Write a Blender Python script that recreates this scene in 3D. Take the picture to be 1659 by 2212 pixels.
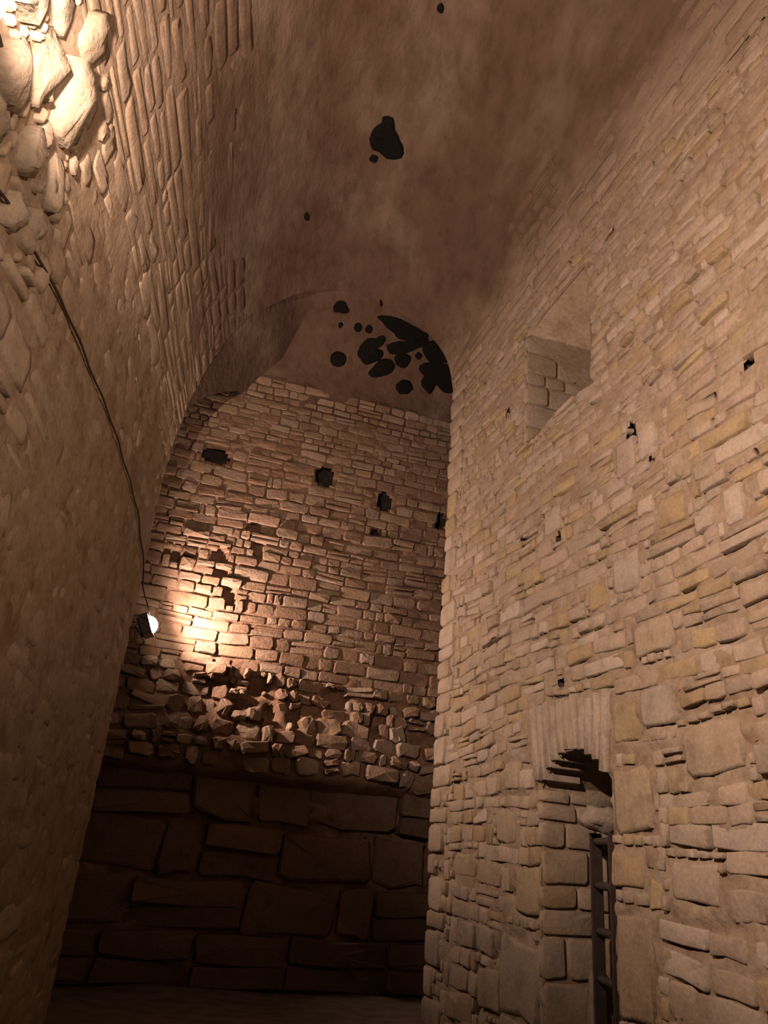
import bpy, math, random
import numpy as np
from mathutils import Matrix, Vector, noise

# ------------------------------------------------------------------ camera
scene = bpy.context.scene
for o in list(bpy.data.objects):
    bpy.data.objects.remove(o)
COL = scene.collection

PITCH = math.radians(23.6)
ROLL = math.atan(0.0866)
EYE = Vector((0, 0, 1.6))
FWD = Vector((0, math.cos(PITCH), math.sin(PITCH)))
UP0 = Vector((0, -math.sin(PITCH), math.cos(PITCH)))
RIGHT = Vector((1, 0, 0)) * math.cos(ROLL) + UP0 * math.sin(ROLL)
UP = UP0 * math.cos(ROLL) - Vector((1, 0, 0)) * math.sin(ROLL)
FPX = 1650.0
cam_data = bpy.data.cameras.new('camera')
cam_data.sensor_fit = 'HORIZONTAL'
cam_data.sensor_width = 36.0
cam_data.lens = 36.0 * FPX / 1659.0
cam_data.clip_start = 0.05
cam = bpy.data.objects.new('camera', cam_data)
cam.matrix_world = Matrix(((RIGHT.x, UP.x, -FWD.x, EYE.x), (RIGHT.y, UP.y, -FWD.y, EYE.y),
                           (RIGHT.z, UP.z, -FWD.z, EYE.z), (0, 0, 0, 1)))
COL.objects.link(cam)
scene.camera = cam

# ------------------------------------------------------------------ world and exposure
world = bpy.data.worlds.new('world')
scene.world = world
world.use_nodes = True
world.node_tree.nodes['Background'].inputs[0].default_value = (0.30, 0.19, 0.12, 1)
world.node_tree.nodes['Background'].inputs[1].default_value = 0.004
scene.view_settings.view_transform = 'Standard'
scene.view_settings.look = 'None'
scene.view_settings.gamma = 1.0
scene.view_settings.use_curve_mapping = False
scene.view_settings.exposure = 0.22

HALL_LAMP = dict(power=1280.0, color=(1.0, 0.70, 0.545), aim=(0.76, 0.14, 0.63), size=179, blend=0.30)
PASSAGE_LAMP = dict(power=560.0, color=(1.0, 0.68, 0.53), size=178, blend=0.75)

ADDED_FILL = dict(power=1000.0, color=(1.0, 0.68, 0.49), size=72, blend=1.0)  # added fill light behind the camera, brightens the left wall

# ------------------------------------------------------------------ geometry of the room
def bearing(deg):
    r = math.radians(deg)
    return Vector((math.sin(r), math.cos(r), 0))

DR, DL, DB = bearing(-16), bearing(-7), bearing(73)          # directions of the right, left and back wall
NR = Vector((-DR.y, DR.x, 0))                                # normals point into the room
NL = Vector((DL.y, -DL.x, 0))
NB = Vector((DB.y, -DB.x, 0))
DIST_R, DIST_L, DIST_B = 3.32, 1.55, 10.05
A_R, A_L = 8.56, 8.15                                        # where the two side walls end (the arch)

def right_pt(a):
    return DR * a - NR * DIST_R

def left_pt(a):
    return DL * a - NL * DIST_L

def back_pt(b, m=0.0):
    return DB * b - NB * (DIST_B - m)

PROFILE = [(0, 0), (0, 2.6), (0, 5.0), (.008, 5.6), (.03, 6.2), (.07, 6.8), (.125, 7.35), (.205, 7.85), (.33, 8.32), (.48, 8.6),
           (.62, 8.65), (.77, 8.53), (.885, 8.33), (.957, 8.05), (.99, 7.65), (1, 7.15), (1, 5), (1, 2.5), (1, 0)]

def spline(pts, per=14):
    out = []
    n = len(pts)
    for i in range(n - 1):
        p0, p1, p2, p3 = pts[max(i - 1, 0)], pts[i], pts[i + 1], pts[min(i + 2, n - 1)]
        for k in range(per):
            t = k / per
            q = []
            for c in range(2):
                a, b, d, e = p0[c], p1[c], p2[c], p3[c]
                q.append(.5 * (2 * b + (d - a) * t + (2 * a - 5 * b + 4 * d - e) * t * t + (3 * b - a - 3 * d + e) * t ** 3))
            q[0] = min(1.0, max(0.0, q[0]))
            out.append(tuple(q))
    out.append(tuple(pts[-1]))
    return np.array(out)

PROF = spline(PROFILE)
MEANW = 4.0
seg = np.hypot(np.diff(PROF[:, 0]) * MEANW, np.diff(PROF[:, 1]))
ARC = np.concatenate([[0], np.cumsum(seg)])
ARC_ALL = float(ARC[-1])

def prof(q):
    return float(np.interp(q, ARC, PROF[:, 0])), float(np.interp(q, ARC, PROF[:, 1]))

def hall(s, q):
    """point of the hall shell: s = 0 beside the camera, 1 at the arch; q = arc length from the left foot over the crown."""
    fx, z = prof(q)
    l, r = left_pt(0.14 + s * (A_L - 0.14)), right_pt(s * A_R)
    p = l.lerp(r, fx)
    return Vector((p.x, p.y, z))

def hall_frame(s, q):
    e = 0.01
    p = hall(s, q)
    es = (hall(s + e, q) - hall(s - e, q)).normalized()
    eq = (hall(s, min(q + .04, ARC_ALL)) - hall(s, max(q - .04, 0))).normalized()
    n = es.cross(eq).normalized()
    c = Vector((-.7, 5, 4.2)) - p
    if n.dot(c) < 0:
        n = -n
    eq = n.cross(es).normalized() if n.cross(es).dot(eq) > 0 else es.cross(n).normalized()
    return p, es, eq, n

def right_surf(a, w):      # w = height along the wall from the right foot, going on into the vault
    s = a / A_R
    p, es, eq, n = hall_frame(s, ARC_ALL - w)
    return p, es, -eq, n

def left_surf(a, w):
    s = (a - 0.14) / (A_L - 0.14)
    return hall_frame(s, w)

BPROF = [(0, 0), (0, 3), (0, 6.5), (0, 7.5), (.02, 7.8), (.09, 8.08), (.22, 8.32), (.46, 8.52), (.8, 8.62), (1.2, 8.66), (1.9, 8.665)]
BP = spline([(x, y) for x, y in BPROF])
BARC = np.concatenate([[0], np.cumsum(np.hypot(np.diff(BP[:, 0]), np.diff(BP[:, 1])))])

def smooth(a, b, x):
    t = min(1, max(0, (x - a) / (b - a)))
    return t * t * (3 - 2 * t)

def back_off(z):           # a ragged ledge of rubble stands forward over the footing of the back wall
    return .30 * smooth(2.12, 2.32, z) * (1 - smooth(2.55, 3.35, z))

def back_surf(b, w):
    m, z = float(np.interp(w, BARC, BP[:, 0])), float(np.interp(w, BARC, BP[:, 1]))
    m2, z2 = float(np.interp(w + .03, BARC, BP[:, 0])), float(np.interp(w + .03, BARC, BP[:, 1]))
    p = back_pt(b, m + back_off(z))
    p.z = z
    eq = (NB * (m2 - m) + Vector((0, 0, z2 - z)))
    eq = eq.normalized() if eq.length > 1e-6 else Vector((0, 0, 1))
    n = DB.cross(eq)
    if n.dot(NB) + n.z * -.01 < 0:
        n = -n
    return p, DB.copy(), eq, n.normalized()

def pixel(p):
    d = p - EYE
    z = d.dot(FWD)
    if z < .05:
        return (-9999, -9999)
    return 829.5 + FPX * d.dot(RIGHT) / z, 1106 - FPX * d.dot(UP) / z

# ------------------------------------------------------------------ materials
ALB = 0.43       # the stone is a greyish tan, darker than fresh limestone

def alb(c, k=1.0):
    return tuple(x * ALB * k for x in c)

def new_mat(name):
    m = bpy.data.materials.new(name)
    m.use_nodes = True
    nt = m.node_tree
    return m, nt, nt.nodes['Principled BSDF']

def add_noise(nt, scale, detail=6, rough=.6, src=None):
    n = nt.nodes.new('ShaderNodeTexNoise')
    n.inputs['Scale'].default_value = scale
    n.inputs['Detail'].default_value = detail
    n.inputs['Roughness'].default_value = rough
    if src is not None:
        nt.links.new(src, n.inputs['Vector'])
    return n.outputs['Fac']

def ramp(nt, fac, stops):
    r = nt.nodes.new('ShaderNodeValToRGB')
    e = r.color_ramp.elements
    e[0].position, e[0].color = stops[0][0], (*stops[0][1], 1)
    e[1].position, e[1].color = stops[-1][0], (*stops[-1][1], 1)
    for p, c in stops[1:-1]:
        x = e.new(p)
        x.color = (*c, 1)
    nt.links.new(fac, r.inputs['Fac'])
    return r.outputs['Color']

def mixc(nt, mode, fac, a, b):
    m = nt.nodes.new('ShaderNodeMix')
    m.data_type = 'RGBA'
    m.blend_type = mode
    for sock, v in ((m.inputs[0], fac), (m.inputs[6], a), (m.inputs[7], b)):
        if isinstance(v, bpy.types.NodeSocket):
            nt.links.new(v, sock)
        elif isinstance(v, tuple):
            sock.default_value = (*v, 1)
        else:
            sock.default_value = v
    return m.outputs[2]

def bump(nt, bsdf, fac, strength, dist):
    b = nt.nodes.new('ShaderNodeBump')
    b.inputs['Strength'].default_value = strength
    b.inputs['Distance'].default_value = dist
    nt.links.new(fac, b.inputs['Height'])
    nt.links.new(b.outputs[0], bsdf.inputs['Normal'])

def pos(nt):
    return nt.nodes.new('ShaderNodeNewGeometry').outputs['Position']

def stone_mat(name, rough=.9, bstr=.35):
    m, nt, b = new_mat(name)
    p = pos(nt)
    at = nt.nodes.new('ShaderNodeAttribute')
    at.attribute_name = 'Col'
    v = ramp(nt, add_noise(nt, 5.0, 3, .6, p), [(.25, (.72, .68, .62)), (.5, (1, 1, 1)), (.75, (1.12, 1.08, 1.0))])
    c = mixc(nt, 'MULTIPLY', 1.0, at.outputs['Color'], v)
    g = ramp(nt, add_noise(nt, 38.0, 2, .65, p), [(.3, (.8, .77, .72)), (.65, (1.06, 1.05, 1.03))])
    c = mixc(nt, 'MULTIPLY', .8, c, g)
    nt.links.new(c, b.inputs['Base Color'])
    b.inputs['Roughness'].default_value = rough
    b.inputs['Specular IOR Level'].default_value = .2
    bump(nt, b, add_noise(nt, 26.0, 4, .62, p), bstr, .02)
    return m

def mortar_mat(name, lo, mid, hi, scale=3.0, bstr=.5):
    m, nt, b = new_mat(name)
    p = pos(nt)
    c = ramp(nt, add_noise(nt, scale, 4, .62, p), [(.28, alb(lo)), (.5, alb(mid)), (.72, alb(hi))])
    g = ramp(nt, add_noise(nt, 22.0, 3, .7, p), [(.3, (.72, .68, .62)), (.62, (1.05, 1.04, 1.02))])
    c = mixc(nt, 'MULTIPLY', .85, c, g)
    nt.links.new(c, b.inputs['Base Color'])
    b.inputs['Roughness'].default_value = .95
    b.inputs['Specular IOR Level'].default_value = .15
    bump(nt, b, add_noise(nt, 18.0, 4, .65, p), bstr, .03)
    return m

def plain_mat(name, col, rough=.6, metal=0.0, var=.25, scale=14.0, spec=.3):
    m, nt, b = new_mat(name)
    v = ramp(nt, add_noise(nt, scale, 5, .6, pos(nt)), [(.3, tuple(x * (1 - var) for x in col)), (.7, tuple(min(1, x * (1 + var)) for x in col))])
    nt.links.new(v, b.inputs['Base Color'])
    b.inputs['Roughness'].default_value = rough
    b.inputs['Metallic'].default_value = metal
    b.inputs['Specular IOR Level'].default_value = spec
    return m

M_STONE = stone_mat('limestone')
M_RUBBLE = stone_mat('rough_limestone', .92, .55)
M_MORTAR_R = mortar_mat('mortar_hall', (.36, .25, .17), (.50, .39, .28), (.57, .47, .37))
M_MORTAR_L = mortar_mat('mortar_left', (.36, .24, .15), (.56, .43, .31), (.64, .52, .40), 4.5, .3)
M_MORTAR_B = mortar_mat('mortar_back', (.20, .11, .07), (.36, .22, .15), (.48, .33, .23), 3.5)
M_MUD = plain_mat('trodden_earth', (.10, .075, .055), .95, var=.4, scale=5)
M_MOULD = plain_mat('black_mould', (.006, .0055, .005), .97, var=.3, scale=30, spec=.05)
M_HOLE_SHADE = plain_mat('hole_shade_stone', (.05, .04, .034), .95, var=.4, scale=9, spec=.1)  # lining of the putlog holes, the shade inside put into the colour
M_CABLE = plain_mat('black_rubber', (.035, .025, .02), .6)
M_DARKWOOD = plain_mat('dark_wood', (.022, .013, .010), .8, 0, .35)
M_HOUSING = plain_mat('grey_lamp_metal', (.12, .12, .12), .5, .6, .15)

def vault_mat():
    m, nt, b = new_mat('vault_render')
    p = pos(nt)
    mp = nt.nodes.new('ShaderNodeMapping')
    mp.inputs['Rotation'].default_value = (0, 0, math.radians(-12))
    mp.inputs['Scale'].default_value = (1.0, .42, 1.0)
    nt.links.new(p, mp.inputs['Vector'])
    q = mp.outputs[0]
    c = ramp(nt, add_noise(nt, 1.1, 4, .6, q), [(.3, alb((.37, .225, .155), .44)), (.5, alb((.41, .265, .185), .47)), (.66, alb((.48, .36, .27), .58)), (.78, alb((.52, .42, .33), .72))])
    g = ramp(nt, add_noise(nt, 7.0, 4, .68, q), [(.28, (.70, .64, .58)), (.52, (1, 1, 1)), (.74, (1.18, 1.15, 1.12))])
    at = nt.nodes.new('ShaderNodeAttribute')
    at.attribute_name = 'Col'          # 1 where the bare haunch shows, 0 under the brown render
    c = mixc(nt, 'MIX', at.outputs['Fac'], c, alb((.53, .41, .30)))
    c = mixc(nt, 'MULTIPLY', .9, c, g)
    nt.links.new(c, b.inputs['Base Color'])
    b.inputs['Roughness'].default_value = .95
    b.inputs['Specular IOR Level'].default_value = .12
    bump(nt, b, add_noise(nt, 9.0, 4, .66, q), .55, .05)
    return m

M_VAULT = vault_mat()

def glow_mat(name, col, strength):
    m, nt, b = new_mat(name)
    b.inputs['Base Color'].default_value = (.9, .9, .9, 1)
    b.inputs['Emission Color'].default_value = (*col, 1)
    b.inputs['Emission Strength'].default_value = strength
    return m

M_GLOW = glow_mat('lit_lamp_glass', (1, .74, .54), 90)
M_GLARE = glow_mat('glaring_lamp_glass', (1, .72, .54), 75)

# ------------------------------------------------------------------ mesh helpers
class Geo:
    def __init__(self):
        self.v, self.f, self.c = [], [], []

    def add(self, verts, faces, col=None):
        o = len(self.v)
        self.v += [tuple(x) for x in verts]
        self.f += [tuple(i + o for i in f) for f in faces]
        self.c += [col or (1, 1, 1)] * len(verts)

    def build(self, name, mat, parent=None, smoothed=True, matrix=None, col=False):
        me = bpy.data.meshes.new(name)
        me.from_pydata(self.v, [], self.f)
        if smoothed:
            me.polygons.foreach_set('use_smooth', [True] * len(me.polygons))
        if col:
            at = me.color_attributes.new('Col', 'FLOAT_COLOR', 'POINT')
            at.data.foreach_set('color', np.hstack([np.array(self.c, dtype=np.float32), np.ones((len(self.c), 1), dtype=np.float32)]).ravel())
        me.materials.append(mat)
        o = bpy.data.objects.new(name, me)
        COL.objects.link(o)
        if parent is not None:
            o.parent = parent
        if matrix is not None:
            o.matrix_world = matrix
        return o

def structure(o, label=None):
    o['kind'] = 'structure'
    if label:
        o['label'] = label
    return o

def tag(o, label, cat, group=None):
    o['label'] = label
    o['category'] = cat
    if group:
        o['group'] = group
    return o

def empty(name, loc=(0, 0, 0)):
    o = bpy.data.objects.new(name, None)
    o.location = loc
    COL.objects.link(o)
    return o

def box(g, c, ex, ey, ez, sx, sy, sz, bev=0.0):
    """a box about c with axes ex, ey, ez and full sizes; bev chamfers the four edges along ez."""
    hx, hy, hz = sx / 2, sy / 2, sz / 2
    if bev:
        o = [(-hx + bev, -hy), (hx - bev, -hy), (hx, -hy + bev), (hx, hy - bev), (hx - bev, hy), (-hx + bev, hy), (-hx, hy - bev), (-hx, -hy + bev)]
    else:
        o = [(-hx, -hy), (hx, -hy), (hx, hy), (-hx, hy)]
    n = len(o)
    vs = [c + ex * x + ey * y - ez * hz for x, y in o] + [c + ex * x + ey * y + ez * hz for x, y in o]
    fs = [tuple(range(n - 1, -1, -1)), tuple(range(n, 2 * n))] + [(i, (i + 1) % n, n + (i + 1) % n, n + i) for i in range(n)]
    g.add(vs, fs)

def tube(g, pts, rad, sides=8):
    pts = [Vector(p) for p in pts]
    rings = []
    for i, p in enumerate(pts):
        d = (pts[min(i + 1, len(pts) - 1)] - pts[max(i - 1, 0)]).normalized()
        x = d.cross(Vector((0, 0, 1)))
        x = x.normalized() if x.length > .05 else Vector((1, 0, 0))
        y = d.cross(x).normalized()
        rings.append([p + (x * math.cos(t) + y * math.sin(t)) * rad for t in (k * 2 * math.pi / sides for k in range(sides))])
    vs = [v for r in rings for v in r]
    fs = [(i * sides + k, i * sides + (k + 1) % sides, (i + 1) * sides + (k + 1) % sides, (i + 1) * sides + k)
          for i in range(len(rings) - 1) for k in range(sides)]
    fs += [tuple(range(sides - 1, -1, -1)), tuple((len(rings) - 1) * sides + k for k in range(sides))]
    g.add(vs, fs)

# ------------------------------------------------------------------ stones
def stone_shape(rng, wid, hei, prot, depth=.06, jit=.13, cut=.3, dome=.25, tilt=0.0, inset=.16, soft=False):
    hx, hy = wid / 2, hei / 2
    k = min(hx, hy)
    cx, cy = cut * k, cut * k
    mid = rng.uniform(-.35, .35) * hx
    mid2 = rng.uniform(-.35, .35) * hx
    o = [(-hx, -hy + cy), (-hx + cx, -hy), (mid, -hy), (hx - cx, -hy), (hx, -hy + cy),
         (hx, hy - cy), (hx - cx, hy), (mid2, hy), (-hx + cx, hy), (-hx, hy - cy)]
    o = [(x + rng.uniform(-jit, jit * .5) * k * (1 if x > 0 else -1), y + rng.uniform(-jit, jit * .5) * k * (1 if y > 0 else -1)) for x, y in o]
    tx, ty = rng.uniform(-tilt, tilt), rng.uniform(-tilt, tilt)
    vs = [(x, y, -depth) for x, y in o]
    vs += [(x * .985, y * .985, (-.006 if soft else prot * rng.uniform(.55, .85)) + tx * x + ty * y) for x, y in o]
    ins = inset * k
    for x, y in o:
        r = math.hypot(x / hx, y / hy)
        ix, iy = max(0, abs(x) - ins) * (1 if x > 0 else -1), max(0, abs(y) - ins) * (1 if y > 0 else -1)
        vs.append((ix, iy, prot * rng.uniform(.82, 1.08) + tx * x + ty * y))
    vs.append((rng.uniform(-.2, .2) * hx, rng.uniform(-.2, .2) * hy, prot * (1 + dome * rng.uniform(-.3, 1))))
    n = 10
    fs = []
    for r in range(2):
        for i in range(n):
            fs.append((r * n + i, r * n + (i + 1) % n, (r + 1) * n + (i + 1) % n, (r + 1) * n + i))
    fs += [(2 * n + i, 2 * n + (i + 1) % n, 3 * n) for i in range(n)]
    return vs, fs

def frame_matrix(p, ex, ey, n, ang=0.0):
    if ang:
        c, s = math.cos(ang), math.sin(ang)
        ex, ey = ex * c + ey * s, ey * c - ex * s
    if ex.cross(ey).dot(n) < 0:
        ex = -ex
    return Matrix(((ex.x, ey.x, n.x, p.x), (ex.y, ey.y, n.y, p.y), (ex.z, ey.z, n.z, p.z), (0, 0, 0, 1)))

class Wall:
    """collects stones; the 300 that show largest become parts, the rest one joined part."""
    def __init__(self, seen=None):
        self.items = []
        self.seen = seen or (lambda p: True)

    def put(self, matrix, shape, col, first=False):
        self.items.append((matrix, shape, col, first))

    def finish(self, parent, mat, limit=300, smoothed=True, name='stone', rest='small_stones'):
        scored = []
        for it in self.items:
            m, (vs, fs), col, first = it
            px = [pixel(m @ Vector(v)) for v in vs[20:30]]
            cx, cy = sum(p[0] for p in px) / len(px), sum(p[1] for p in px) / len(px)
            area = (max(p[0] for p in px) - min(p[0] for p in px)) * (max(p[1] for p in px) - min(p[1] for p in px))
            ok = -25 < cx < 1684 and -25 < cy < 2237 and self.seen((cx, cy))
            scored.append((1e9 if first else (area if ok else 0), it))
        scored.sort(key=lambda x: -x[0])
        g = Geo()
        for k, (sc, (m, (vs, fs), col, first)) in enumerate(scored):
            if k < limit and sc > 60:
                h = Geo()
                h.add(vs, fs, col)
                h.build(name, mat, parent, smoothed, m, True)
            else:
                g.add([m @ Vector(v) for v in vs], fs, col)
        if g.v:
            o = g.build(rest, mat, parent, smoothed, None, True)
            o['kind'] = 'stuff'

PALETTE = [(.56, .45, .345), (.53, .42, .31), (.58, .48, .38), (.52, .395, .25), (.56, .44, .27), (.51, .41, .32), (.63, .53, .44), (.56, .44, .35), (.55, .45, .35)]
PALETTE_L = [(.60, .48, .36), (.63, .52, .40), (.57, .45, .33), (.65, .54, .43)]
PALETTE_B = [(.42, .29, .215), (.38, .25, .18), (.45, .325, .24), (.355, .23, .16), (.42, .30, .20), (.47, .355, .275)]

def tint(rng, pal, var=.09):
    c = rng.choice(pal)
    return alb(c, 1 + rng.uniform(-var, var))

def fade(c, k):
    """towards the brown render that coats the crown of the vault."""
    v = alb((.42, .28, .20), .52)
    return tuple(a * (1 - k) + b * k for a, b in zip(c, v))

def in_holes(a, w, wid, hei, holes, pad=.0):
    for h in holes:
        if h(a, w, wid / 2 + pad, hei / 2 + pad):
            return True
    return False

def rect_hole(a0, a1, w0, w1):
    return lambda a, w, hx, hy: a + hx > a0 and a - hx < a1 and w + hy > w0 and w - hy < w1

def ell_hole(a, w, ra, rw):
    return lambda x, y, hx, hy: ((x - a) / (ra + hx * .75)) ** 2 + ((y - w) / (rw + hy * .75)) ** 2 < 1

def wave(a, i, amp, seed):
    return amp * noise.noise(Vector((a * .55, i * .31, seed)))

def fit(x, fixed, depth):
    """the stone x, or the pieces of it that keep clear of FIXED."""
    if not in_holes(x[0], x[1], x[2] - .02, x[3] - .02, fixed):
        return [x]
    if depth == 0 or max(x[2], x[3]) < .12 or min(x[2], x[3]) < .05:
        return []
    if x[2] > x[3]:
        q = x[2] / 4
        a, b = (x[0] - q, x[1], x[2] / 2, x[3]), (x[0] + q, x[1], x[2] / 2, x[3])
    else:
        q = x[3] / 4
        a, b = (x[0], x[1] - q, x[2], x[3] / 2), (x[0], x[1] + q, x[2], x[3] / 2)
    ra, rb = fit(a, fixed, depth - 1), fit(b, fixed, depth - 1)
    return ra + rb

def courses(rng, a0, a1, w0, w1, height, aspect, seed, amp=.05, gap=.014, fixed=(), bed=0.0):
    """rubble brought to courses: yields a, w, width, height, course angle; stones that meet one of FIXED are left out."""
    w, i = w0, 0
    while w < w1:
        h = height(w) * rng.uniform(.72, 1.3)
        a = a0 - rng.uniform(0, .3)
        while a < a1:
            wd = h * rng.uniform(*aspect)
            if a + wd > a1:
                wd = a1 - a + rng.uniform(-.02, .03)
                if wd < .06:
                    break
            ca = a + wd / 2
            cw = w + h / 2 + wave(ca, i, amp, seed)
            ang = (wave(ca + .1, i, amp, seed) - wave(ca - .1, i, amp, seed)) / .2
            r = rng.random()
            if r < .13 and h > .1:
                k = rng.uniform(.4, .6)
                sub = [(ca, cw - h / 2 + h * k / 2, wd, h * k), (ca, cw + h / 2 - h * (1 - k) / 2, wd, h * (1 - k))]
            elif r < .2 and wd > .2:
                k = rng.uniform(.3, .5)
                sub = [(ca - wd / 2 + wd * k / 2, cw, wd * k, h), (ca + wd / 2 - wd * (1 - k) / 2, cw, wd * (1 - k), h)]
            else:
                sub = [(ca, cw, wd, h)]
            for x in sub:
                for y in fit(x, fixed, 5):
                    yield y[0], y[1], max(.04, y[2] - gap * rng.uniform(.5, 1.8)), max(.035, y[3] - gap * rng.uniform(.5, 1.8) - (rng.uniform(.008, .024) if rng.random() < bed else 0)), ang
            a += wd
        w += h
        i += 1

def sheet(surf, us, vs, relief, skip=None):
    """a grid over SURF displaced along its normal by relief(u, v, p); skip(u, v) leaves cells open."""
    g = Geo()
    nu, nv = len(us), len(vs)
    for v in vs:
        for u in us:
            p, ex, ey, n = surf(u, v)
            g.v.append(tuple(p + n * relief(u, v, p)))
            g.c.append((1, 1, 1))
    for j in range(nv - 1):
        for i in range(nu - 1):
            if skip and skip((us[i] + us[i + 1]) / 2, (vs[j] + vs[j + 1]) / 2):
                continue
            g.f.append((j * nu + i, j * nu + i + 1, (j + 1) * nu + i + 1, (j + 1) * nu + i))
    return g

def lin(a, b, step):
    n = max(1, int(round((b - a) / step)))
    return [a + (b - a) * i / n for i in range(n + 1)]

# ------------------------------------------------------------------ floor
g = Geo()
def floor_surf(x, y):
    return Vector((x, y, 0)), Vector((1, 0, 0)), Vector((0, 1, 0)), Vector((0, 0, 1))
floor = sheet(floor_surf, lin(-6.5, 6.5, .2), lin(-3.8, 13, .2),
              lambda x, y, p: .05 * noise.fractal(Vector((x * .8, y * .8, 2)), 1, 2, 4)).build('floor', M_MUD)
structure(floor, 'dark trodden earth floor of the cellar')

# ------------------------------------------------------------------ right wall
DOOR = (5.05, 6.06)            # along the wall
DOOR_SPRING, DOOR_TOP = 2.17, 2.42
SLOT = (5.12, 6.36, 5.62, 6.98)
W_RIGHT = 7.35                 # height at which the wall goes over into the vault

def door_top(a):
    t = (a - (DOOR[0] + DOOR[1]) / 2) / ((DOOR[1] - DOOR[0]) / 2)
    return DOOR_SPRING + (DOOR_TOP - DOOR_SPRING) * max(0, 1 - t * t) ** .75 if abs(t) < 1 else 0

def in_door(a, w):
    return DOOR[0] < a < DOOR[1] and w < door_top(a)

def in_slot(a, w):
    return SLOT[0] < a < SLOT[1] and SLOT[2] < w < SLOT[3]

PUTLOGS_R = [(4.57, 4.80, .07, .085), (5.71, 2.97, .06, .05), (6.44, 4.55, .07, .06), (5.75, 4.31, .045, .06), (3.29, 4.66, .06, .055),
             (4.35, 4.42, .04, .05), (6.8, 6.2, .07, .06)]

def mortar_relief(seed, lo, hi, bias=.0):
    def f(u, v, p):
        n = noise.fractal(Vector((p.x * 3.2 + seed, p.y * 3.2, p.z * 6.5)), 1, 2, 4) * 1.25 + bias
        return max(lo, min(hi, n * .045))
    return f

def in_pit(u, v, pits):
    return any(((u - a) / ra) ** 2 + ((v - w) / rw) ** 2 < 1 for a, w, ra, rw in pits)

def socket(name, surf, a, w, ra, rw, deep, mat, parent, seed):
    """a rough hole that runs into the wall."""
    g = Geo()
    r = random.Random(seed)
    p, ex, ey, n = surf(a, w)
    k = 12
    rr = [r.uniform(.95, 1.2) for _ in range(k)]
    for d, sc in ((-.012, 1.25), (deep * .3, 1.1), (deep, .8)):
        for i in range(k):
            t = 2 * math.pi * i / k
            x, y = math.cos(t), math.sin(t)
            q = (abs(x) ** 4 + abs(y) ** 4) ** -.25
            g.v.append(tuple(p + ex * (x * q * ra * rr[i] * sc) + ey * (y * q * rw * rr[i] * sc) - n * (deep * 0 + d + .02))); g.c.append((1, 1, 1))
    g.f = [(j * k + i, j * k + (i + 1) % k, (j + 1) * k + (i + 1) % k, (j + 1) * k + i) for j in range(2) for i in range(k)] + [tuple(2 * k + i for i in range(k))]
    return g.build(name, mat, parent, False)

relief_r0 = mortar_relief(3, -.06, .010, .02)
def relief_r(u, v, p):
    d = relief_r0(u, v, p)
    return d

us = sorted(set([round(x, 4) for x in lin(-3.2, 1.0, .3) + lin(1.0, A_R - .06, .035)] + [DOOR[0], DOOR[1], SLOT[0], SLOT[1]]))
vs = sorted(set([round(x, 4) for x in lin(0, W_RIGHT, .035)] + [SLOT[2], SLOT[3]]))
wall_right = sheet(right_surf, us, vs, relief_r, lambda a, w: in_door(a, w) or in_slot(a, w) or in_pit(a, w, PUTLOGS_R)).build('wall_right', M_MORTAR_R)
structure(wall_right, 'tall pale rubble stone wall with a small arched doorway and a blocked slot above')

for i, (a, w, ra, rw) in enumerate(PUTLOGS_R):
    socket('putlog_hole', right_surf, a, w, ra, rw, .3, M_HOLE_SHADE, wall_right, i)

# linings of the doorway and the slot: far jamb, near jamb, back, soffit, sill
def depth_pt(a, z, b):
    p = right_pt(a) - NR * b
    p.z = z
    return p

def lining(name, a0, a1, z0, z1, deep, topf=None, drop=0.0):
    g = Geo()
    n = 14
    outline = [(a0, z0)] + [(a0 + (a1 - a0) * i / n, topf(a0 + (a1 - a0) * i / n) if topf and 0 < i < n else (topf(a0 + 1e-4) if topf else z1)) for i in range(n + 1)] + [(a1, z0)]
    nd = 5
    rows = [[depth_pt(a, z - (drop * k / nd if z > z0 else 0), deep * k / nd) for a, z in outline] for k in range(nd + 1)]
    m = len(outline)
    vs = [v for r in rows for v in r]
    fs = [(k * m + i, k * m + i + 1, (k + 1) * m + i + 1, (k + 1) * m + i) for k in range(nd) for i in range(m - 1)]
    fs.append(tuple(nd * m + i for i in range(m)))
    fs += [(k * m, (k + 1) * m, (k + 1) * m + m - 1, k * m + m - 1) for k in range(nd)]
    g.add(vs, fs)
    return g.build(name, M_MORTAR_R, wall_right, False)

lining('doorway_reveal', DOOR[0] - .01, DOOR[1] + .01, 0, DOOR_TOP, 1.25, lambda a: door_top(min(max(a, DOOR[0] + .004), DOOR[1] - .004)))
lining('slot_reveal', SLOT[0] - .01, SLOT[1] + .01, SLOT[2] - .01, SLOT[3] + .01, .95, drop=.75)

rng = random.Random(11)
WR = Wall()
fixed_r = []
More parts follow.
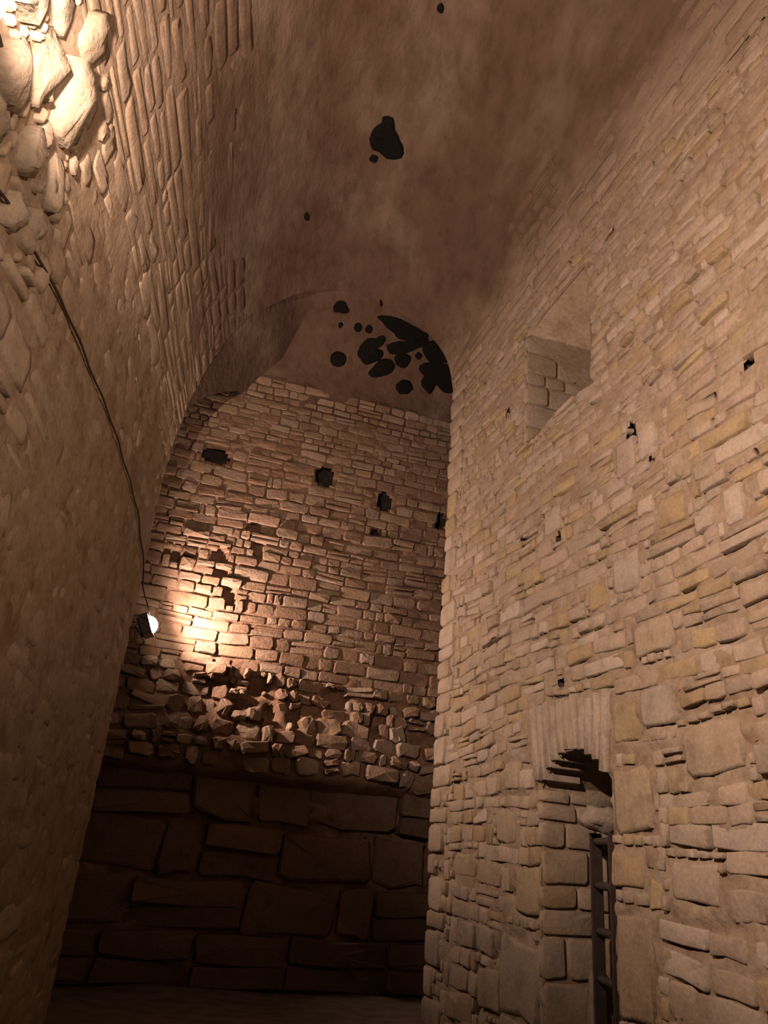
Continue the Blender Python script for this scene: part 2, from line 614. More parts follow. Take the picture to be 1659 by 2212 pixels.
# larger single stones that can be picked out: a, w, width, height, protrusion, colour
BIG_R = [(6.30, 1.36, .42, .36, .03, (.55, .44, .28)), (6.46, .72, .72, .58, .02, (.50, .41, .32)), (4.79, 2.03, .42, .42, .03, (.53, .42, .29)),
         (4.85, 1.02, .36, .62, .02, (.52, .40, .28)), (4.45, 2.62, .34, .26, .035, (.54, .46, .38)), (4.84, 2.56, .3, .3, .02, (.52, .41, .25)),
         (4.66, 4.62, .24, .3, .03, (.58, .48, .40)), (4.36, 4.62, .2, .28, .05, (.64, .55, .46)), (5.82, 4.5, .3, .26, .035, (.58, .49, .39)),
         (4.72, 3.65, .34, .3, .03, (.56, .48, .39)), (5.12, 3.58, .24, .2, .025, (.55, .42, .24)), (4.15, 3.95, .3, .24, .03, (.52, .40, .24)),
         (3.55, 3.75, .16, .26, .04, (.62, .53, .45)), (4.0, .55, .35, .28, .04, (.53, .41, .28)), (6.7, 1.85, .4, .26, .02, (.52, .41, .3)),
         (6.6, 2.28, .28, .22, .03, (.55, .45, .33)), (7.6, 1.5, .5, .2, .02, (.54, .42, .29)), (7.0, .55, .45, .3, .03, (.53, .41, .3)),
         (4.2, 1.55, .42, .22, .03, (.57, .46, .36)), (3.95, 2.3, .5, .3, .035, (.56, .45, .33)), (4.45, 3.1, .42, .24, .03, (.57, .46, .34))]
for a, w, wd, hh, pr, col in BIG_R:
    p, ex, ey, n = right_surf(a, w)
    WR.put(frame_matrix(p, ex, ey, n, rng.uniform(-.06, .06)), stone_shape(rng, wd, hh, pr * .7, .07, .14, .16, .1, .0), alb(col), True)
    fixed_r.append(rect_hole(a - wd / 2, a + wd / 2, w - hh / 2, w + hh / 2))
# arch of the doorway: long thin voussoirs set upright
N_V = 11
VA0, VA1 = DOOR[0] - .02, DOOR[1] + .14
for i in range(N_V):
    a = VA0 + (VA1 - VA0) * (i + .5) / N_V
    wd = (VA1 - VA0) / N_V - .008
    bot = max(door_top(min(max(a, DOOR[0] + .02), DOOR[1] - .02)), DOOR_SPRING - .02) - .02 * rng.random() + .01
    top = 2.83 + rng.uniform(-.04, .03) + .05 * (a - 5.5)
    p, ex, ey, n = right_surf(a, (bot + top) / 2)
    lean = -(a - 5.55) * .22
    WR.put(frame_matrix(p, ex, ey, n, lean), stone_shape(rng, wd, top - bot, .035, .3, .09, .12, .1), tint(rng, [(.58, .485, .385), (.56, .46, .36), (.60, .50, .41)], .04), True)
fixed_r += [rect_hole(VA0 - .02, VA1 + .02, DOOR_SPRING + .02, 2.83), rect_hole(DOOR[0], DOOR[1], -1, DOOR_SPRING + .1),
            rect_hole(SLOT[0], SLOT[1], SLOT[2], SLOT[3])]
fixed_r += [ell_hole(a, w, ra * .75, rw * .75) for a, w, ra, rw in PUTLOGS_R]
# far jamb of the doorway and of the slot: dressed blocks facing down the hall
def jamb(a, z0, z1, deep, heights, seed, pal, prot=.02):
    r = random.Random(seed)
    z = z0
    k = 0
    while z < z1 - .03:
        h = min(heights[k % len(heights)] * r.uniform(.9, 1.1), z1 - z)
        b = -.02
        while b < deep:
            wd = min(r.uniform(.22, .5), deep - b)
            if wd < .07:
                break
            p = depth_pt(a, z + h / 2, b + wd / 2)
            WR.put(frame_matrix(p, -NR, Vector((0, 0, 1)), -DR, r.uniform(-.04, .04)), stone_shape(r, wd - .016, h - .016, prot, .05, .1, .2, .15), tint(r, pal, .05), True)
            b += wd
        z += h
        k += 1
jamb(DOOR[1], 0.0, DOOR_SPRING - .02, .95, [.36, .42, .3, .2, .17, .26, .22, .15], 5, PALETTE)
jamb(SLOT[1], SLOT[2], SLOT[3], .9, [.17, .30, .24, .16, .26, .24], 6, [(.55, .45, .36), (.53, .44, .36), (.54, .44, .32)])
# quoins of the doorway's near edge and of the wall's free corner
z = .05
while z < 2.2:
    h = rng.uniform(.14, .3)
    wd = rng.uniform(.2, .42)
    p, ex, ey, n = right_surf(DOOR[0] - wd / 2 + rng.uniform(-.01, .02), z + h / 2)
    if not in_holes(DOOR[0] - wd / 2, z + h / 2, wd - .04, h - .04, fixed_r):
        WR.put(frame_matrix(p, ex, ey, n), stone_shape(rng, wd, h - .014, .03, .25, .1, .2, .2), tint(rng, PALETTE))
        fixed_r.append(rect_hole(DOOR[0] - wd, DOOR[0], z, z + h))
    z += h
z = .0
while z < 7.5:
    h = rng.uniform(.16, .34)
    wd = rng.uniform(.2, .5)
    p, ex, ey, n = right_surf(A_R - wd / 2 + rng.uniform(-.035, .03), z + h / 2)
    WR.put(frame_matrix(p, ex, ey, n, rng.uniform(-.04, .04)), stone_shape(rng, wd, h - .014, .03, .34, .12, .25, .2), tint(rng, PALETTE))
    fixed_r.append(rect_hole(A_R - wd, A_R + 1, z, z + h))
    z += h

def height_r(w):
    return .205 - .075 * smooth(.8, 3.0, w) - .02 * smooth(3, 6, w)
for a, w, wd, hh, ang in courses(rng, 1.6, A_R, 0, W_RIGHT - .1, height_r, (1.1, 3.6), 7.0, .11, .014, fixed_r, .35):
    p, ex, ey, n = right_surf(a, w)
    pr = rng.uniform(.008, .025) * (1 - .45 * smooth(4.5, 7.2, w)) + (.025 if rng.random() < .05 else 0)
    WR.put(frame_matrix(p, ex, ey, n, math.atan(ang) + rng.uniform(-.05, .05)), stone_shape(rng, wd, hh, pr, .06, .2, .2, .12, .07), tint(rng, PALETTE))
WR.finish(wall_right, M_STONE)

# back face of the wall towards the cross passage
def pier_back(name, parent, corner, outward, mat):
    g = Geo()
    n1, n2 = 12, 26
    for j in range(n2 + 1):
        for i in range(n1 + 1):
            p = corner + outward * (i / n1 * 2.6)
            g.v.append((p.x, p.y, 9.0 * j / n2)); g.c.append((1, 1, 1))
    for j in range(n2):
        for i in range(n1):
            k = j * (n1 + 1) + i
            g.f.append((k, k + 1, k + n1 + 2, k + n1 + 1))
    return g.build(name, mat, parent)

cr, cl = right_pt(A_R - .06), left_pt(A_L - .05)
pier_back('pier_back_face', wall_right, cr, DB, M_MORTAR_B)

# ------------------------------------------------------------------ left wall
W_LEFT = 5.6
relief_l = mortar_relief(9, -.008, .007, .3)
us = sorted(set([round(x, 4) for x in lin(-3.1, 1.4, .3) + lin(1.4, A_L - .05, .045)]))
wall_left = sheet(left_surf, us, lin(0, W_LEFT, .045), relief_l).build('wall_left', M_MORTAR_L)
structure(wall_left, 'smeared rubble stone wall rising into the vault, brightly raked by a lamp')
rng = random.Random(23)
WL = Wall(lambda p: p[0] < 420)
WLB = Wall()
BIG_L = [(3.18, 5.13, .34, .5, .11, (.56, .47, .36)), (2.82, 4.95, .2, .42, .09, (.52, .43, .33)), (2.62, 4.62, .3, .24, .1, (.5, .42, .33)),
         (3.0, 4.58, .2, .3, .08, (.52, .44, .35)), (2.75, 5.35, .3, .26, .07, (.5, .42, .33)), (3.15, 5.6, .26, .3, .06, (.5, .42, .32)),
         (3.32, 4.72, .16, .32, .06, (.5, .42, .33)), (2.45, 5.0, .24, .3, .1, (.52, .43, .33)), (3.02, 4.2, .2, .18, .08, (.55, .47, .38)),
         (2.55, 4.3, .26, .22, .09, (.5, .42, .33)), (3.3, 4.38, .18, .16, .06, (.5, .42, .33)), (3.45, 5.45, .2, .24, .03, (.5, .41, .33))]
fixed_l = []
for a, w, wd, hh, pr, col in BIG_L:
    p, ex, ey, n = left_surf(a, w)
    WLB.put(frame_matrix(p, ex, ey, n, rng.uniform(-.2, .2)), stone_shape(rng, wd, hh, pr, .08, .36, .4, .35, .16, .4), alb(col, 1.15), True)
    fixed_l.append(rect_hole(a - wd / 2, a + wd / 2, w - hh / 2, w + hh / 2))
for a, w, wd, hh, ang in courses(rng, 1.4, A_L, 0, W_LEFT - .05, lambda w: .24, (1.0, 2.4), 4.0, .16, .03, fixed_l):
    p, ex, ey, n = left_surf(a, w)
    near = 1 - smooth(3.1, 4.4, a)
    pr = rng.uniform(.001, .008) + near * rng.uniform(.0, .06) * smooth(2.6, 3.4, w)
    WL.put(frame_matrix(p, ex, ey, n, math.atan(ang) + rng.uniform(-.08, .08)), stone_shape(rng, wd, hh, pr, .05, .25, .35, .15, .02, .4, near < .3), tint(rng, PALETTE_L, .1))
WLB.finish(wall_left, M_RUBBLE)
WL.finish(wall_left, M_STONE, 285)
pier_back('pier_back_face', wall_left, cl, -DB, M_MORTAR_B)

# ------------------------------------------------------------------ vault of the hall and of the passage
def relief_v(u, v, p):
    k = 1 - smooth(.9, .99, u)
    c = smooth(W_LEFT + 1.3, W_LEFT + 2.6, v) * (1 - smooth(ARC_ALL - W_RIGHT - 1.2, ARC_ALL - W_RIGHT - .4, v))
    return (.022 * noise.fractal(p * 1.3, 1, 2, 4) + .010 * noise.fractal(p * 5, 1, 2, 3)) * (.25 + .75 * k) * (.3 + .7 * c) - .006 * (1 - c)
Q0, Q1 = W_LEFT - .03, ARC_ALL - W_RIGHT + .03
gv = sheet(hall_frame, lin(-.36, 1.0, .011), lin(Q0, Q1, .06), relief_v)
sv, qv = lin(-.36, 1.0, .011), lin(Q0, Q1, .06)
gv.c = []
for q in qv:
    for u in sv:
        w = q + .35 * noise.fractal(Vector((u * 9, q * 1.3, 4)), 1, 2, 3)
        x = max(1 - smooth(W_LEFT + .1, W_LEFT + 1.9, w), 1 - smooth(0, 1.1, ARC_ALL - W_RIGHT - w + .05) if w < ARC_ALL - W_RIGHT + .05 else 1)
        gv.c.append((x, x, x))
ceiling = gv.build('ceiling', M_VAULT, None, True, None, True)
structure(ceiling, 'smoke-browned barrel vault of rendered rubble')
passage = sheet(back_surf, lin(-3.2, 7.0, .07), lin(7.55, float(BARC[-1]), .06),
                lambda u, v, p: .03 * noise.fractal(p * 1.3, 1, 2, 4) * smooth(1.9, 1.2, 0) + .008 * noise.fractal(p * 5, 1, 2, 3))
passage.build('passage_vault', M_VAULT, ceiling)
# on the left the hall vault runs on over the passage and dies into the end wall
g = Geo()
qc = float(np.interp(.42, PROF[:, 0], ARC))
ns_, nt_ = 18, 44
for j in range(ns_ + 1):
    s_ = .995 + .255 * j / ns_
    q0 = float(np.interp(6.1 + 1.75 * (j / ns_) ** .8, PROF[:PROF.shape[0] // 2, 1], ARC[:PROF.shape[0] // 2]))
    for i in range(nt_ + 1):
        t = i / nt_
        p = hall(s_, q0 + (qc - q0) * t)
        k = smooth(.62, 1, t)
        d = .008 * noise.fractal(p * 5, 1, 2, 3)
        g.v.append((p.x, p.y, p.z * (1 - k) + 8.66 * k + d)); g.c.append((1, 1, 1))
for j in range(ns_):
    for i in range(nt_):
        k = j * (nt_ + 1) + i
        g.f.append((k, k + 1, k + nt_ + 2, k + nt_ + 1))
g.build('vault_return', M_VAULT, ceiling)
# courses that show faintly through the render on both haunches
rng = random.Random(31)
WV = Wall()
for a, w, wd, hh, ang in courses(rng, 1.0, A_R - .02, W_RIGHT - .1, W_RIGHT + 1.0, lambda w: .13, (1.4, 4.2), 13.0, .08, .02):
    if rng.random() < .04:
        continue
    p, ex, ey, n = right_surf(a, w)
    WV.put(frame_matrix(p, ex, ey, n, math.atan(ang) + rng.uniform(-.06, .06)), stone_shape(rng, wd, hh, rng.uniform(.001, .005) - .010 * smooth(W_RIGHT + .2, W_RIGHT + 1.5, w), .05, .25, .4, .2, .012, .5, True), fade(tint(rng, [(.48, .37, .275), (.51, .40, .31), (.45, .34, .24)], .07), smooth(W_RIGHT + .1, W_RIGHT + 1.1, w)))
for a, w, wd, hh, ang in courses(rng, 1.4, A_L - .02, W_LEFT - .1, W_LEFT + 2.0, lambda w: .15, (1.8, 5.5), 17.0, .08, .02):
    if rng.random() < .04:
        continue
    p, ex, ey, n = left_surf(a, w)
    WV.put(frame_matrix(p, ex, ey, n, math.atan(ang) + rng.uniform(-.06, .06)), stone_shape(rng, wd, hh, rng.uniform(-.001, .003) - .006 * smooth(W_LEFT + .9, W_LEFT + 3.0, w), .05, .25, .4, .2, .008, .6, True), fade(tint(rng, [(.53, .41, .30), (.56, .44, .335), (.50, .385, .28)], .07), smooth(W_LEFT + .1, W_LEFT + 1.9, w)))
WV.finish(ceiling, M_STONE, 300, name='stone', rest='small_stones')
# spandrels that close the gap between the arch and the passage vault
g = Geo()
qs = lin(0, ARC_ALL, .1)
for q in qs:
    p = hall(1.0, q) + Vector((0, 0, 0))
    g.v.append(tuple(p)); g.v.append((p.x, p.y, 8.9)); g.c += [(1, 1, 1)] * 2
g.f = [(2 * i, 2 * i + 1, 2 * i + 3, 2 * i + 2) for i in range(len(qs) - 1)]
g.build('arch_spandrel', M_VAULT, ceiling, False)

# ------------------------------------------------------------------ back wall
PITS = [(.49, 6.5, .20, .12), (2.1, 6.55, .15, .17), (3.06, 6.35, .12, .16), (3.98, 6.24, .09, .15), (2.97, 5.84, .06, .06),
        (.78, 5.02, .09, .16), (.86, 4.78, .10, .12), (1.0, 4.5, .11, .14), (.2, 4.95, .22, .06), (1.18, 5.55, .08, .10), (1.3, 5.25, .10, .12),
        (1.55, 3.4, .16, .13), (1.35, 3.12, .18, .09), (2.65, 3.35, .2, .13), (2.1, 3.0, .1, .12), (1.75, 3.02, .09, .14), (1.05, 3.35, .22, .05), (3.2, 3.1, .12, .1)]
relief_b0 = mortar_relief(15, -.05, .012, -.15)
def relief_b(u, v, p):
    d = relief_b0(u, v, p)
    if 2.2 < v < 3.7:
        d += .05 * noise.fractal(p * 3.1, 1, 2, 4)
    for a, w, ra, rw in PITS[5:]:
        k = ((u - a) / ra) ** 2 + ((v - w) / rw) ** 2
        if k < 1.3:
            d = min(d, -.14 * min(1, (1.3 - k) * 2.5))
    if 1.66 < v < 1.8 or 2.05 < v < 2.2:
        d -= .08
    return d
us = lin(-3.2, 7.0, .045)
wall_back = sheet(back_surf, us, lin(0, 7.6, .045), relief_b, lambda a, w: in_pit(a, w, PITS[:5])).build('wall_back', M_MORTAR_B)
structure(wall_back, 'coursed rubble end wall of the cross passage, rough and broken lower down')
for i, (a, w, ra, rw) in enumerate(PITS[:5]):
    socket('putlog_hole', back_surf, a, w, ra, rw, .5, M_HOLE_SHADE, wall_back, 20 + i)
rng = random.Random(41)
WB = Wall(lambda p: 200 < p[0] < 985)
fixed_b = [ell_hole(a, w, ra * .8, rw * .8) for a, w, ra, rw in PITS]
fixed_b += [ell_hole(a, w, ra * 1.05, rw * 1.05) for a, w, ra, rw in PITS[:5]]
# upper coursed part
for a, w, wd, hh, ang in courses(rng, -1.2, 5.6, 3.55, 7.95, lambda w: .15 - .03 * smooth(5, 7.5, w), (1.2, 3.2), 21.0, .06, .016, fixed_b):
    p, ex, ey, n = back_surf(a, w)
    k = 1 - smooth(5.0, 7.2, w)
    pr = rng.uniform(.006, .02) + k * rng.uniform(0, .035) + (.04 * k if rng.random() < .08 else 0)
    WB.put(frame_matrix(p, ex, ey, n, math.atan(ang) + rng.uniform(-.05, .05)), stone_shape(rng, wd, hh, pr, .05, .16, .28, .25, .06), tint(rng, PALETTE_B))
# broken zone
for a, w, wd, hh, ang in courses(rng, -1.2, 5.6, 2.3, 3.55, lambda w: .2, (.8, 2.4), 25.0, .12, .02, fixed_b):
    if rng.random() < .08:
        continue
    p, ex, ey, n = back_surf(a, w)
    WB.put(frame_matrix(p, ex, ey, n, rng.uniform(-.25, .25)), stone_shape(rng, wd * rng.uniform(.85, 1.12), hh * rng.uniform(.85, 1.2), rng.uniform(.02, .17), .1, .3, .35, .25, .3), tint(rng, PALETTE_B + [(.58, .46, .36)]))
# big footing blocks, coloured darker to stand for the shade low down
BLOCKS = []
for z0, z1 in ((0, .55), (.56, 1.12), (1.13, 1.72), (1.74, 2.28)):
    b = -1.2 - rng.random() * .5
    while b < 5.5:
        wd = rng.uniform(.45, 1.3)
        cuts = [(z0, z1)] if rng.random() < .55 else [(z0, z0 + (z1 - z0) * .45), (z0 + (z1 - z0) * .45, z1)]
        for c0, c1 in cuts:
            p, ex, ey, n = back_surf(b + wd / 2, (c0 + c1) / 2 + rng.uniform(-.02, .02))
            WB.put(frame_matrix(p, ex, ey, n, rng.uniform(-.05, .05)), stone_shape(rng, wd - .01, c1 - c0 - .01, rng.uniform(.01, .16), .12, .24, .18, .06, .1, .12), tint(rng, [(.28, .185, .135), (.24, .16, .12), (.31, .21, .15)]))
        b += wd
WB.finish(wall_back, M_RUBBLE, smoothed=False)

# ends of the passage and the hall end behind the camera
def end_wall(name, p0, p1, z1, label):
    g = Geo()
    d = p1 - p0
    n1, n2 = 20, 40
    nn = Vector((-d.y, d.x, 0)).normalized()
    for j in range(n2 + 1):
        for i in range(n1 + 1):
            p = p0 + d * (i / n1)
            p = Vector((p.x, p.y, z1 * j / n2))
            g.v.append(tuple(p + nn * .03 * noise.fractal(p * 2, 1, 2, 3))); g.c.append((1, 1, 1))
    for j in range(n2):
        for i in range(n1):
            k = j * (n1 + 1) + i
            g.f.append((k, k + 1, k + n1 + 2, k + n1 + 1))
    structure(g.build(name, M_MORTAR_B), label)
end_wall('wall_passage_left', back_pt(-2.4, 0), back_pt(-2.4, 2.1), 8.9, 'stone end of the cross passage behind the far lamp')
end_wall('wall_passage_right', back_pt(6.4, 0), back_pt(6.4, 2.1), 8.9, 'dark stone end of the cross passage behind the right wall')
end_wall('wall_front', left_pt(-2.85), right_pt(-3.05), 8.8, 'rubble end wall of the hall at the near end')

# ------------------------------------------------------------------ lamps
def floodlight(name, loc, aim, size, label, spot, back_to, glow=None):
    """loc = middle of the glass."""
    root = empty(name, loc)
    z = Vector(aim).normalized()
    x = z.cross(Vector((0, 0, 1))).normalized()
    y = x.cross(z).normalized()
    w, h, d = size
    O = Vector((0, 0, 0))
    g = Geo(); box(g, O - z * (d / 2 + .012), x, y, z, w, h, d, .02); g.build('housing', M_HOUSING, root, False)
    for k in range(5):
        g = Geo(); box(g, O - z * (d + .025) + x * ((k - 2) * w * .18), x, y, z, .008, h * .8, .04); g.build('cooling_fin', M_HOUSING, root, False)
    g = Geo()
    for sx, sy, cx, cy in ((w, .018, 0, h / 2 - .009), (w, .018, 0, -h / 2 + .009), (.018, h - .036, w / 2 - .009, 0), (-.018, h - .036, -w / 2 + .009, 0)):
        box(g, O + x * cx + y * cy - z * .002, x, y, z, abs(sx), sy, .02)
    g.build('front_frame', M_HOUSING, root, False)
    g = Geo()
    nr, ns = 5, 16
    for j in range(nr):
        t = math.pi / 2 * j / nr
        for i in range(ns):
            ph = 2 * math.pi * i / ns
            g.v.append(tuple(x * math.cos(ph) * (w / 2 - .02) * math.cos(t) + y * math.sin(ph) * (h / 2 - .02) * math.cos(t) + z * (.09 * math.sin(t)))); g.c.append((1, 1, 1))
    g.v.append(tuple(z * .09)); g.c.append((1, 1, 1))
    g.f = [(j * ns + i, j * ns + (i + 1) % ns, (j + 1) * ns + (i + 1) % ns, (j + 1) * ns + i) for j in range(nr - 1) for i in range(ns)]
    g.f += [((nr - 1) * ns + i, (nr - 1) * ns + (i + 1) % ns, nr * ns) for i in range(ns)]
    g.build('glass_dome', glow or M_GLOW, root)
    bt = Vector(back_to) - Vector(loc)
    g = Geo()
    for s in (-1, 1):
        tube(g, [x * s * (w / 2 + .012) - z * d * .5, x * s * (w / 2 + .012) - z * (d + .07), bt * .85 + x * s * .02, bt], .009, 6)
    g.build('bracket', M_HOUSING, root, False)
    li = bpy.data.lights.new(name + '_light', 'SPOT')
    li.energy, li.color = spot['power'], spot['color']
    li.spot_size, li.spot_blend = math.radians(spot['size']), spot['blend']
    li.shadow_soft_size = .05
    lo = bpy.data.objects.new(name + '_light', li)
    lo.parent = root
    lo.location = z * .16
    lo.rotation_euler = z.to_track_quat('-Z', 'Y').to_euler()
    COL.objects.link(lo)
    tag(root, label, 'lamp', 'floodlights of the cellar')
    return root

a_lamp = 1.76
hp = left_pt(a_lamp) + NL * .33
floodlight('floodlight', (hp.x, hp.y, 3.98), HALL_LAMP['aim'], (.26, .2, .08), 'floodlight on the left wall at the near end of the cable', HALL_LAMP, (left_pt(a_lamp).x, left_pt(a_lamp).y, 3.78))
np_ = right_pt(-1.6) + NR * .3
floodlight('floodlight', (np_.x, np_.y, 2.7), (-5.4, 4.2, 3.3), (.26, .2, .08), 'added fill light, out of view on the right wall at the near end of the hall', ADDED_FILL, (right_pt(-1.6).x, right_pt(-1.6).y, 2.56))  # unseen fixture, added only to lift the left wall and haunch
pp = back_pt(.08, .55)
aim2 = (DB * .88 + Vector((0, 0, .40)) + NB * .16)
floodlight('floodlight', (pp.x, pp.y, 3.83), aim2, (.28, .25, .09), 'glaring floodlight by the end wall, half hidden behind the left wall corner', PASSAGE_LAMP, (back_pt(.05, 0).x, back_pt(.05, 0).y, 3.7), M_GLARE)

# ------------------------------------------------------------------ cable along the left wall
pts = []
path = [(1.85, 3.84), (2.6, 4.08), (3.18, 4.26), (3.9, 4.36), (4.72, 4.43), (5.86, 4.46), (7.05, 4.38), (7.69, 4.20), (8.13, 3.98)]
for i in range(len(path) - 1):
    for k in range(8):
        t = k / 8
        a, w = path[i][0] + (path[i + 1][0] - path[i][0]) * t, path[i][1] + (path[i + 1][1] - path[i][1]) * t
        p, ex, ey, n = left_surf(a, w)
        pts.append(p + n * (.03 + .006 * math.sin(a * 9)) + ey * .008 * math.sin(a * 5))
corner = left_pt(A_L + .03) + NL * .02
pts += [Vector((corner.x, corner.y, 3.95)), back_pt(.02, 1.2) + Vector((0, 0, 3.86)), back_pt(.1, .52) + Vector((0, 0, 3.82))]
g = Geo(); tube(g, pts, .008, 8)
tag(g.build('power_cable', M_CABLE), 'thin dark cable slung along the left wall to the far lamp', 'cable')

# ------------------------------------------------------------------ ladder in the doorway
def ladder():
    b0, b1 = depth_pt(5.40, 0, .212), depth_pt(5.72, 0, .28)
    root = empty('ladder', (b0 + b1) / 2)
    o = (b0 + b1) / 2
    d = (b1 - b0).normalized()
    side = Vector((-d.y, d.x, 0))
    top = 1.83
    for q, wide in ((b0, .05), (b1, .095)):
        g = Geo(); box(g, q - o + Vector((0, 0, top / 2)), d, side, Vector((0, 0, 1)), .03, wide, top, .006); g.build('stile', M_DARKWOOD, root, False)
    z = .22
    while z < top:
        g = Geo(); tube(g, [b0 - o + Vector((0, 0, z)), b1 - o + Vector((0, 0, z))], .03, 8); g.build('rung', M_DARKWOOD, root)
        z += .31
    tag(root, 'narrow dark ladder standing upright inside the small arched doorway', 'ladder')
ladder()

def lump(name, loc, size, seed, label, mat, cat='stone'):
    g = Geo()
    nu, nv = 16, 10
    for j in range(nv + 1):
        th = math.pi * j / nv
        for i in range(nu):
            ph = 2 * math.pi * i / nu
            d = Vector((math.sin(th) * math.cos(ph), math.sin(th) * math.sin(ph), math.cos(th)))
            r = 1 + .35 * noise.noise(d * 1.7 + Vector((seed, 0, 0))) + .12 * noise.noise(d * 4 + Vector((seed, 3, 0)))
            g.v.append((d.x * r * size[0], d.y * r * size[1], d.z * r * size[2])); g.c.append((.19, .16, .135))
    for j in range(nv):
        for i in range(nu):
            g.f.append((j * nu + i, j * nu + (i + 1) % nu, (j + 1) * nu + (i + 1) % nu, (j + 1) * nu + i))
    o = g.build(name, mat, None, True, Matrix.Translation(loc), True)
    return tag(o, label, cat)

top_z = 1.83
p = depth_pt(5.58, top_z + .10, .25)
lump('rubble_stone', p, (.16, .13, .10), 2.0, 'grey lumpy stone lying on the top end of the ladder', M_RUBBLE)
p = depth_pt(5.86, .44, .36)
lump('standing_stone', p, (.10, .10, .46), 5.0, 'upright grey stone on the floor behind the ladder in the doorway', M_RUBBLE)

# ------------------------------------------------------------------ black mould and soot on the vault
def patch(points, seed, thick=.018):
    """a thin crust with a ragged outline that lies on the vault; points run round it in order."""
    pts = [Vector(p) for p in points]
    c = sum(pts, Vector()) / len(pts)
    n = Vector()
    for i in range(len(pts)):
        n += (pts[i] - c).cross(pts[(i + 1) % len(pts)] - c)
    n.normalize()
    if n.dot(EYE + Vector((0, 6, 2)) - c) < 0:
        n = -n
    ring = []
    k = len(pts)
    for i in range(k):
        p0, p1, p2, p3 = pts[i - 1], pts[i], pts[(i + 1) % k], pts[(i + 2) % k]
        for t in (0, .5):
            q = .5 * (2 * p1 + (p2 - p0) * t + (2 * p0 - 5 * p1 + 4 * p2 - p3) * t * t + (3 * p1 - p0 - 3 * p2 + p3) * t ** 3)
            ring.append(q + (q - c).normalized() * .012 * noise.noise(q * 17 + Vector((seed, 0, 0))))
    m = len(ring)
    g = Geo()
    vs = [q - n * .04 for q in ring] + [q + n * thick * .6 for q in ring] + [c + (q - c) * .8 + n * (thick + .01) for q in ring] + [c + n * (thick + .014)]
    fs = [(r * m + i, r * m + (i + 1) % m, (r + 1) * m + (i + 1) % m, (r + 1) * m + i) for r in range(2) for i in range(m)]
    fs += [(2 * m + i, 2 * m + (i + 1) % m, 3 * m) for i in range(m)]
    g.add(vs, fs)
    return g.build('black_mould_patch', M_MOULD, ceiling, False)

def on_passage(pts):
    return [back_pt(b, m) + Vector((0, 0, z)) for b, m, z in pts]

MOULD_HALL = [
[(-0.37, 5.68, 8.58), (-0.26, 5.72, 8.62), (-0.24, 5.86, 8.63), (-0.17, 6.02, 8.65), (-0.13, 6.11, 8.67), (-0.15, 6.25, 8.66), (-0.31, 6.27, 8.66), (-0.4, 6.16, 8.63), (-0.48, 6.11, 8.6), (-0.5, 5.95, 8.56), (-0.46, 5.81, 8.55), (-0.38, 5.76, 8.58)],
[(-0.41, 6.26, 8.64), (-0.44, 6.31, 8.63), (-0.49, 6.28, 8.61), (-0.5, 6.24, 8.6), (-0.47, 6.19, 8.61), (-0.42, 6.22, 8.63)],
[(0.15, 4.55, 8.66), (0.13, 4.59, 8.65), (0.09, 4.57, 8.65), (0.09, 4.52, 8.65), (0.12, 4.5, 8.65)],
[(-1.18, 6.88, 8.31), (-1.2, 6.92, 8.29), (-1.23, 6.88, 8.27), (-1.23, 6.82, 8.28), (-1.2, 6.81, 8.3)],
[(-0.98, 8.93, 8.65), (-0.93, 8.81, 8.65), (-0.85, 8.78, 8.66), (-0.8, 8.83, 8.65), (-0.77, 8.94, 8.66), (-0.75, 8.99, 8.66), (-0.8, 9.07, 8.66), (-0.91, 9.05, 8.66), (-0.97, 9.04, 8.65)],
[(-0.28, 8.71, 8.63), (-0.28, 8.8, 8.65), (-0.31, 8.8, 8.65), (-0.31, 8.66, 8.63)]]
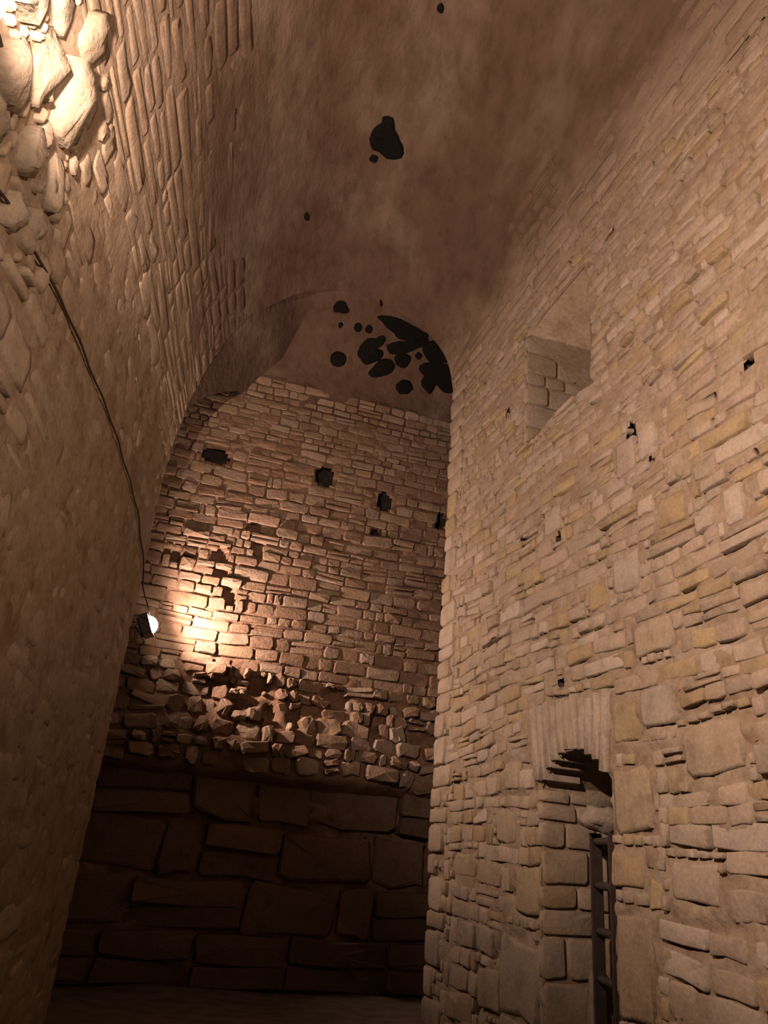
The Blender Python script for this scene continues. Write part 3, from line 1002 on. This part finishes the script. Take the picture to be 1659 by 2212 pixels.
MOULD_PASSAGE = [
[(1.91, .92, 8.62), (1.89, .84, 8.61), (1.84, .88, 8.62), (1.86, .95, 8.63)],
[(2.19, .98, 8.62), (2.18, .87, 8.61), (2.1, .88, 8.62), (2.07, .99, 8.63), (2.13, 1.04, 8.64)],
[(2.35, .99, 8.64), (2.34, .9, 8.62), (2.26, .91, 8.62), (2.23, 1.01, 8.63), (2.28, 1.06, 8.64)],
[(2.14, .35, 8.44), (2.14, .3, 8.4), (2.11, .26, 8.36), (2.05, .24, 8.34), (1.99, .24, 8.34), (1.93, .26, 8.36), (1.9, .3, 8.4), (1.9, .34, 8.45), (1.93, .38, 8.48), (1.99, .41, 8.5), (2.05, .41, 8.5), (2.11, .39, 8.48)],
[(3.3, .22, 8.34), (3.3, .19, 8.29), (3.26, .16, 8.24), (3.19, .14, 8.22), (3.12, .14, 8.21), (3.06, .16, 8.24), (3.03, .18, 8.28), (3.03, .22, 8.33), (3.07, .25, 8.37), (3.13, .27, 8.4), (3.2, .27, 8.4), (3.26, .25, 8.38)],
[(2.32, 1.28, 8.65), (2.47, 1.37, 8.65), (2.7, 1.35, 8.66), (2.9, 1.29, 8.66), (3.08, 1.22, 8.66), (3.18, 1.16, 8.66), (3.08, 1.01, 8.65), (2.93, .96, 8.63), (2.77, .95, 8.63), (2.67, 1.02, 8.65), (2.53, 1.1, 8.65), (2.4, 1.23, 8.64)],
[(2.28, .47, 8.53), (2.33, .77, 8.61), (2.45, .82, 8.61), (2.51, .91, 8.63), (2.58, .9, 8.62), (2.6, .75, 8.6), (2.48, .66, 8.59), (2.45, .6, 8.58), (2.61, .63, 8.58), (2.67, .57, 8.55), (2.65, .47, 8.52), (2.55, .38, 8.47), (2.45, .34, 8.45), (2.35, .4, 8.49)],
[(2.54, .26, 8.37), (2.59, .35, 8.44), (2.64, .45, 8.51), (2.75, .52, 8.53), (2.88, .47, 8.52), (2.92, .36, 8.47), (2.84, .29, 8.4), (2.67, .22, 8.34), (2.58, .22, 8.34)],
[(2.66, .76, 8.6), (2.82, .9, 8.62), (3.06, 1.0, 8.65), (3.12, 1.14, 8.66), (3.22, 1.04, 8.66), (3.23, .95, 8.65), (3.13, .85, 8.63), (3.0, .71, 8.59), (2.85, .63, 8.57), (2.74, .63, 8.57)],
[(2.85, .61, 8.56), (2.99, .69, 8.59), (3.09, .64, 8.58), (3.12, .53, 8.56), (3.07, .42, 8.51), (2.93, .44, 8.52), (2.88, .51, 8.53)],
[(3.25, .72, 8.6), (3.22, .63, 8.58), (3.14, .69, 8.59), (3.16, .77, 8.62)],
[(3.17, .91, 8.64), (3.3, 1.06, 8.67), (3.51, 1.04, 8.67), (3.63, .94, 8.64), (3.74, .81, 8.61), (3.6, .69, 8.6), (3.42, .64, 8.59), (3.29, .74, 8.61)],
[(3.29, .47, 8.53), (3.33, .6, 8.57), (3.53, .66, 8.59), (3.79, .66, 8.58), (4.0, .3, 8.41), (3.82, .26, 8.37), (3.74, .3, 8.41), (3.66, .33, 8.44), (3.64, .23, 8.35), (3.59, .2, 8.3), (3.51, .23, 8.35), (3.4, .3, 8.42), (3.42, .39, 8.49)]]
for i, m in enumerate(MOULD_HALL):
    patch(m, i)
for i, m in enumerate(MOULD_PASSAGE):
    patch(on_passage(m), 20 + i)
